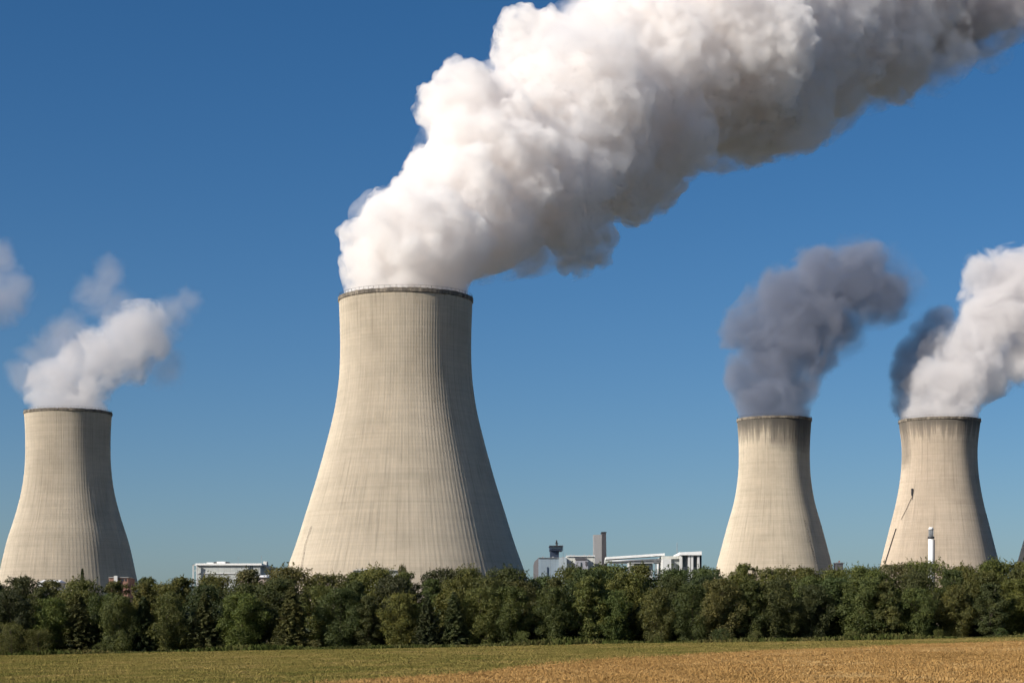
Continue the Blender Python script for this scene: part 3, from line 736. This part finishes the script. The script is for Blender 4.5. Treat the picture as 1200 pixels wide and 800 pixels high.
mb = MB(); mb.tube([PX(793.6, 651.2, Yb+8), PX(793.4, 635.5, Yb+8)], .16, 6, .08); mb.build('mast', M_STEEL, wf)
rebase(wf)
# left: white roof and brick house at the foot of the left tower
wr = empty('white_roofed_shed', base(56, 900)); tag(wr, 'low shed with white roof at the foot of the leftmost tower', 'shed')
B_(44, 68, 682, GRD, 900, 14).build('wall', M_CREAM, wr)
a, b = PX(43, 682, 899), PX(69, 678.6, 899)
MB().hexa([(a.x, 899, a.z), (b.x, 899, a.z), (b.x, 915, a.z), (a.x, 915, a.z)], [(a.x+.8, 906, b.z-.3), (b.x-.8, 906, b.z-.3), (b.x-.8, 908, b.z), (a.x+.8, 908, b.z)]).build('roof', M_ROOFW, wr)
rebase(wr)
bk = empty('brick_house', base(140, 900)); tag(bk, 'red brick building at the shaded foot of the leftmost tower', 'building')
B_(127.5, 150, 676.5, GRD, 900, 16).build('wall', M_BRICK, bk)
B_(127, 150.6, 675.8, 676.5, 899.4, 17).build('roof', M_CONC, bk)
B_(133.5, 137.6, 674.2, GRD, 898.6, 1.4).build('panel', M_WHITE, bk)
for x in (139.5, 143, 146.5): B_(x, x+1.6, 678, 680.5, 899.8, .2).build('window', M_GLASS, bk)
rebase(bk)
# white storage roof in front of the tallest tower
st = empty('white_storage_shed', base(440, 760)); tag(st, 'long low white shed at the foot of the tallest tower', 'shed')
B_(414, 472, 668, GRD, 760, 12).build('wall', M_CREAM, st)
a, b = PX(413, 668, 759), PX(473, 665.2, 759)
MB().hexa([(a.x, 759, a.z), (b.x, 759, a.z), (b.x, 773, a.z), (a.x, 773, a.z)], [(a.x+2, 765, b.z), (b.x-2, 765, b.z-.4), (b.x-2, 767, b.z-.4), (a.x+2, 767, b.z)]).build('roof', plain('cream_roof_sheet', (0.46, 0.43, 0.37), 0.8, 0.12, 0.2), st)
rebase(st)
# slim white chimney before the right tower
Yw = 760; kw = Yw/1150
wc = empty('slim_chimney', base(1091, Yw)); tag(wc, 'slim white chimney with lattice head before the right tower', 'chimney')
b0 = base(1091, Yw); ztop = PX(0, 629, Yw).z
MB().tube([(b0.x, Yw, b0.z-1), (b0.x, Yw, ztop)], 1.75*kw, 20, 1.45*kw).build('stack', M_ROOFW, wc, True)
MB().tube([(b0.x, Yw, ztop-.8*kw), (b0.x, Yw, ztop+.2)], 1.9*kw, 20).build('collar', M_DSTEEL, wc, True)
mb = MB(); zt = PX(0, 617.5, Yw).z
for k in range(4):
    q = math.pi/4+k*math.pi/2; mb.tube([(b0.x+1.4*kw*math.cos(q), Yw+1.4*kw*math.sin(q), ztop), (b0.x+1.4*kw*math.cos(q), Yw+1.4*kw*math.sin(q), zt-1.2*kw)], .2*kw, 6)
for k in range(4):
    z = ztop+.4+k*(zt-ztop-1.6)/3.6
    for j in range(4):
        q = math.pi/4+j*math.pi/2; q2 = q+math.pi/2
        mb.tube([(b0.x+1.4*kw*math.cos(q), Yw+1.4*kw*math.sin(q), z), (b0.x+1.4*kw*math.cos(q2), Yw+1.4*kw*math.sin(q2), z+1.1*kw)], .14*kw, 5)
mb.build('lattice_head', M_STEEL, wc)
MB().tube([(b0.x, Yw, ztop+.2), (b0.x, Yw, zt-.6)], .7*kw, 12).build('flue', M_ROOFW, wc, True)
MB().tube([(b0.x, Yw, zt-1.2*kw), (b0.x, Yw, zt)], 1.6*kw, 16, .9*kw).build('cap', M_ROOFW, wc, True)
MB().tube([(b0.x+1.9*kw, Yw-.6, b0.z), (b0.x+1.75*kw, Yw-.5, ztop-1)], .2, 6).build('ladder', M_DARKC, wc)
rebase(wc)
# small block peeping over the trees between the two right towers
sb = empty('small_blockhouse', base(984, Yb+200)); tag(sb, 'tiny grey roof house peeping over trees between the right towers', 'building')
B_(980, 988, 659.5, GRD, Yb+200, 8).build('wall', M_DARKC, sb); B_(979.5, 988.5, 658.6, 659.5, Yb+199.5, 9).build('roof', M_STEEL, sb)
B_(983, 984.4, 656.6, 658.6, Yb+202, 1.4).build('chimney', M_BRICK, sb); rebase(sb)

# ------------------------------------------------------------------ trees
def leaf_mesh(name, C, Nrm, size, asp, gen):
    """one bent diamond per leaf spray; C centres, Nrm facing"""
    n = len(C)
    Nrm = Nrm/np.maximum(np.linalg.norm(Nrm, axis=1, keepdims=True), 1e-6)
    ref = gen.normal(0, 1, (n, 3)); U = np.cross(Nrm, ref); U /= np.maximum(np.linalg.norm(U, axis=1, keepdims=True), 1e-6)
    W = np.cross(Nrm, U); s = size[:, None]
    V = np.stack([C-U*s, C-W*s*asp+Nrm*s*.18, C+U*s, C+W*s*asp+Nrm*s*.18], 1).reshape(-1, 3)
    i = np.arange(n)*4
    me = np_mesh(name, V, np.stack([i, i+1, i+2, i+3], -1))
    at = me.attributes.new('leaf', 'FLOAT', 'POINT'); at.data.foreach_set('value', np.repeat(gen.uniform(0, 1, n), 4).astype(np.float32))
    return me
def broadleaf(seed, H=10., W=7.5, low=0.06, nl=64, pointed=0.0):
    g = np.random.default_rng(seed); C = []; Nn = []; Sz = []; limbs = MB()
    lean = g.normal(0, .02, 2); A = g.uniform(0, 6.28, 5)
    def env(t, ph):    # crown radius at relative height
        e = np.sin(np.pi*np.clip((t-low+.10)/(1.06-low+.10), 0, 1))**(0.55)
        e *= 1-pointed*np.clip(t-.35, 0, 1)
        return W/2*e*(1+.16*np.sin(2*ph+A[0])+.12*np.sin(3*ph+A[1]+5*t)+.10*np.sin(9*t+A[2]))
    top = np.array([lean[0]*H, lean[1]*H, H*.93])
    limbs.tube([(0, 0, -.3), (lean[0]*H*.3, lean[1]*H*.3, H*.3), (lean[0]*H*.7, lean[1]*H*.7, H*.65), tuple(top)], [.022*H, .016*H, .009*H, .002*H], 8)
    for k in range(nl):
        t = low+(1.0-low)*((k+.5)/nl)**.9; ph = k*2.399+g.normal(0, .4); R = env(t, ph)
        rr = R*g.uniform(.45, 1.0)**.5 if k % 4 else R*g.uniform(.1, .5)
        lr = W*g.uniform(.085, .17)*(1.0 if t < .8 else .85)
        c = np.array([np.cos(ph)*max(0, rr-lr*.5)+lean[0]*t*H, np.sin(ph)*max(0, rr-lr*.5)+lean[1]*t*H, min(t*H, H-lr*.75)])
        if k % 3 == 0:
            t0 = max(.08, t-.18); limbs.tube([(lean[0]*t0*H, lean[1]*t0*H, t0*H*.9), tuple((c*.55+np.array([0, 0, t0*H*.45]))), tuple(c)], [.006*H, .004*H, .0015*H], 5)
        n = int(240*(lr/(W*.125))**2)
        d = g.normal(0, 1, (n, 3)); d[:, 2] = d[:, 2]*.8+.25; d /= np.linalg.norm(d, axis=1, keepdims=True)
        q = g.uniform(.35, 1, (n, 1))**.6
        C.append(c+d*lr*q*np.array([1.15, 1.15, .8])+g.normal(0, .07, (n, 3)))
        Nn.append(d*1.0+g.normal(0, .55, (n, 3))+np.array([0, 0, .35])); Sz.append(g.uniform(.07, .17, n))
        for _ in range(3):  # stray twigs
            dd = g.normal(0, 1, 3); dd[2] = abs(dd[2]); dd /= np.linalg.norm(dd); m = 6
            C.append(c+dd*lr*np.linspace(.9, 1.3, m)[:, None]+g.normal(0, .06, (m, 3))); Nn.append(g.normal(0, 1, (m, 3))); Sz.append(g.uniform(.07, .16, m))
    return leaf_mesh('crown', np.concatenate(C), np.concatenate(Nn), np.concatenate(Sz), .62, g), limbs
def spruce(seed, H=10., W=6., low=0.03, thin=1.0):
    g = np.random.default_rng(seed); C = []; Nn = []; Sz = []; limbs = MB()
    limbs.tube([(0, 0, -.3), (0, 0, H*.5), (0, 0, H*.97)], [.017*H, .010*H, .002*H], 8)
    z = low*H
    while z < H*.98:
        t = z/H; L = W/2*(1-t)**.78*(.9+.2*g.random())+.12
        nb = int(6+4*(1-t)); ph0 = g.uniform(0, 6.28)
        for b in range(nb):
            ph = ph0+b*6.283/nb+g.normal(0, .15); l = L*g.uniform(.7, 1.12); m = int(max(5, 15*l*thin))
            x = np.linspace(.12, 1, m); droop = -.20*l*x**1.4+.10*l*x**3.2
            bx = np.stack([np.cos(ph)*l*x, np.sin(ph)*l*x, z+droop+.10*l], -1)
            if b % 2 == 0: limbs.tube([bx[0]*[.2, .2, 1], bx[m//2], bx[-1]], [.03, .02, .008], 4, cap=False)
            for sd in range(3):
                wdt = .30*l*(1-x)*1.0+.08
                off = g.uniform(-1, 1, m)*wdt
                p = bx+np.stack([-np.sin(ph)*off, np.cos(ph)*off, -np.abs(off)*.25-g.uniform(0, .22, m)], -1)
                C.append(p); Nn.append(np.array([np.cos(ph)*.35, np.sin(ph)*.35, 1.])+g.normal(0, .45, (m, 3))); Sz.append(g.uniform(.12, .24, m))
        z += H*.030*(1.15-.5*t)
    return leaf_mesh('crown', np.concatenate(C), np.concatenate(Nn), np.concatenate(Sz), .42, g), limbs

PROT = {}
def prot(kind, i):
    if (kind, i) not in PROT:
        if kind == 'broad': me, lb = broadleaf(100+i, 10, 8.2, 0.03, 66)
        elif kind == 'round': me, lb = broadleaf(200+i, 10, 9.2, 0.05, 72)
        elif kind == 'narrow': me, lb = broadleaf(300+i, 10, 5.8, 0.03, 56, .35)
        elif kind == 'bush': me, lb = broadleaf(400+i, 10, 13, 0.02, 44)
        elif kind == 'sapling': me, lb = broadleaf(450+i, 10, 5, 0.35, 22)
        elif kind == 'spindly': me, lb = spruce(500+i, 10, 3.2, .02, .8)
        else: me, lb = spruce(600+i, 10, 6.6)
        ob = lb.build('trunk', M_BARK)
        PROT[kind, i] = (me, ob.data); bpy.data.objects.remove(ob)
        me.materials.append(M_NEEDLE if kind in ('spruce', 'spindly') else M_LEAF)
    return PROT[kind, i]
KNAME = {'broad': 'leafy_tree', 'round': 'leafy_tree', 'narrow': 'leafy_tree', 'bush': 'bush', 'sapling': 'sapling', 'spruce': 'spruce_tree', 'spindly': 'spruce_tree'}
TREES = []
def tree(kind, i, px, Y, H, tint, wide=1.0, row='front'):
    X = (px-CX)/F*Y; loc = (X, Y, float(gz(X, Y))-.1)
    cm, tm = prot(kind, i)
    r = empty(KNAME[kind], loc, rnd.uniform(0, 6.28)); s = H/10; r.scale = (s*wide, s*wide, s)
    c = bpy.data.objects.new('crown', cm); COL.objects.link(c); c.parent = r; c.color = (*tint, 1)
    k = bpy.data.objects.new('trunk', tm); COL.objects.link(k); k.parent = r
    TREES.append(dict(o=r, kind=kind, px=px, row=row, tint=tint, H=H)); return r
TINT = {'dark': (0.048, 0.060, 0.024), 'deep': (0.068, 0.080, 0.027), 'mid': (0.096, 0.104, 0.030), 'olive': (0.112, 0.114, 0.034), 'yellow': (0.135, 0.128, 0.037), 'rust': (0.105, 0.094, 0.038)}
def jit(c): return tuple(v*rnd.uniform(.9, 1.1) for v in c)
TOPX = [0, 40, 100, 140, 160, 185, 200, 240, 260, 330, 345, 372, 400, 415, 440, 480, 550, 575, 605, 617, 640, 690, 720, 760, 800, 850, 880, 920, 960, 985, 1010, 1030, 1060, 1075, 1120, 1160, 1180, 1200]
TOPY = [680, 676, 682, 682, 675, 677, 682, 675, 672, 668, 666, 674, 665, 670, 665, 669, 667, 664, 668, 673, 668, 658, 656, 664, 664, 658, 661, 664, 662, 665, 660, 655, 660, 655, 659, 658, 652, 652]
def height_to(px, py, Y):
    X = (px-CX)/F*Y; return ZC+(HY-py)/F*Y-float(gz(X, Y))
# front row: (px, kind, tint, photo y of its top)
FRONT = [(-28, 'broad', 'deep', 690), (12, 'broad', 'dark', 690), (92, 'spruce', 'deep', 692), (60, 'broad', 'mid', 700), (140, 'broad', 'mid', 697), (168, 'spruce', 'dark', 696), (196, 'broad', 'mid', 697), (240, 'spruce', 'deep', 690),
         (283, 'broad', 'mid', 694), (342, 'spruce', 'mid', 684), (398, 'broad', 'deep', 688), (432, 'narrow', 'deep', 697), (470, 'broad', 'olive', 694), (500, 'spruce', 'dark', 694), (532, 'spruce', 'deep', 690), (562, 'broad', 'mid', 688),
         (598, 'broad', 'deep', 686), (650, 'broad', 'deep', 687), (690, 'narrow', 'olive', 675), (716, 'broad', 'mid', 690), (770, 'broad', 'mid', 688), (812, 'broad', 'deep', 684), (842, 'broad', 'olive', 678), (880, 'narrow', 'deep', 680),
         (910, 'broad', 'deep', 678), (950, 'broad', 'deep', 684), (1012, 'broad', 'mid', 676), (1040, 'narrow', 'mid', 680), (1075, 'broad', 'mid', 688), (1120, 'broad', 'mid', 684), (1160, 'narrow', 'deep', 682), (1190, 'broad', 'mid', 678), (1232, 'broad', 'deep', 676)]
for n, (px, kd, tn, ty) in enumerate(FRONT):
    Y = 301+rnd.uniform(-1.5, 2.5); H = height_to(px, ty, Y)
    tree(kd, n % (3 if kd == 'broad' else 2), px, Y, H, jit(TINT[tn]), {'broad': 1.0, 'spruce': 1.0, 'narrow': 1.05}[kd]*rnd.uniform(.92, 1.12), 'front')
for row, Y0, step, dy, off in (('middle', 309, 39, 9, 10), ('back', 318, 36, 1, -6)):
    px = -40+off; n = 0
    while px < 1245:
        Y = Y0+rnd.uniform(-2, 2); ty = np.interp(px, TOPX, TOPY)+dy-(3.5 if row == 'back' and px < 620 else 0)+rnd.uniform(-2, 4)
        kd = rnd.choice(['broad', 'round', 'round', 'narrow']) if row == 'back' else rnd.choice(['broad', 'round', 'broad', 'narrow'])
        tn = rnd.choice(['deep', 'mid', 'mid', 'olive', 'dark', 'deep', 'mid', 'rust' if row == 'back' else 'deep', 'yellow' if n % 4 == 0 else 'mid'])
        tree(kd, rnd.randrange(3 if kd != 'narrow' else 2), px, Y, height_to(px, ty, Y), jit(TINT[tn]), rnd.uniform(.85, 1.05), row)
        px += step*rnd.uniform(.8, 1.25); n += 1
# a few individual ones
tree('round', 1, 190, 315, height_to(190, 682, 315), jit(TINT['mid']), 1.0, 'back')
tree('spindly', 0, 96.5, 325, height_to(96.5, 663, 325), TINT['dark'], .5, 'lone')
tree('sapling', 0, 470, 326, height_to(470, 661, 326), TINT['rust'], .35, 'lone')
for px, ty, tn in ((14, 728, 'olive'), (45, 735, 'mid'), (118, 752, 'olive'), (368, 748, 'mid'), (612, 738, 'olive'), (652, 748, 'deep'), (770, 744, 'mid'), (845, 735, 'deep'), (886, 737, 'olive'), (1000, 738, 'mid'), (1172, 734, 'deep'), (1100, 736, 'mid')):
    Y = 295.5+rnd.uniform(-.5, 1); tree('bush', rnd.randrange(2), px, Y, max(1.0, height_to(px, ty, Y)), jit(TINT[tn]), 1.0, 'bush')
# undergrowth filling the wood behind the first trunks
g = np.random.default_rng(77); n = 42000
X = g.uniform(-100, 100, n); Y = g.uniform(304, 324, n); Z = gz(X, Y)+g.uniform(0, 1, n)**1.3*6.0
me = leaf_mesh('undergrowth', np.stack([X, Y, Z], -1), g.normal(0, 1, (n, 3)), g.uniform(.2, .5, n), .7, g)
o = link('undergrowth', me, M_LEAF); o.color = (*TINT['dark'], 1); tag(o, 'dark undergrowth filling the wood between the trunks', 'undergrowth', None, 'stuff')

# labels: look + row + landmark behind + order where needed
ZONES = [(-100, 30, "left tower's sunlit left foot"), (30, 100, "left tower's middle"), (100, 165, "left tower's shaded foot"), (165, 222, 'gap beside the left tower'), (222, 320, 'grey white roofed hall'),
         (320, 400, "tallest tower's left foot"), (400, 480, "tallest tower's centre"), (480, 560, "tallest tower's right half"), (560, 622, "tallest tower's shaded foot"), (622, 665, 'blue grey hall'), (665, 716, 'square chimney'),
         (716, 775, 'white pipe bridge'), (775, 838, 'white columned shed'), (838, 905, "dark smoke tower's left half"), (905, 975, "dark smoke tower's right half"), (975, 1038, 'gap between the right towers'), (1038, 1095, "right tower's left half"),
         (1095, 1168, "right tower's right half"), (1168, 1400, 'gap at the right edge')]
LOOK = {'broad': 'bushy tree', 'round': 'round topped tree', 'narrow': 'narrow tree', 'bush': 'low bush', 'sapling': 'tiny lone sapling', 'spruce': 'spruce', 'spindly': 'thin lone spruce top'}
def shade(t):
    k = min(TINT, key=lambda q: sum((a-b)**2 for a, b in zip(TINT[q], t)))
    return {'dark': 'dark green', 'deep': 'deep green', 'mid': 'mid green', 'olive': 'olive green', 'yellow': 'yellow green', 'rust': 'brownish green'}[k]
ROWT = {'front': 'front row', 'middle': 'second row', 'back': 'back row', 'bush': 'field edge', 'lone': 'top of the wood'}
from collections import defaultdict
groups = defaultdict(list)
for t in TREES:
    z = next(nm for a, b, nm in ZONES if a <= t['px'] < b); t['z'] = z
    groups[z, t['row'], shade(t['tint']), LOOK[t['kind']]].append(t)
ORD = {1: [''], 2: ['left ', 'right '], 3: ['left ', 'middle ', 'right '], 4: ['far left ', 'mid left ', 'mid right ', 'far right ']}
for (z, row, sh, lk), L in groups.items():
    L.sort(key=lambda t: t['px'])
    for t, w in zip(L, ORD[len(L)]):
        tag(t['o'], f"{w}{sh} {lk}, {ROWT[row]}, before the {z}", 'bush' if row == 'bush' else 'tree', 'bushes along the field edge' if row == 'bush' else 'trees of the wood')
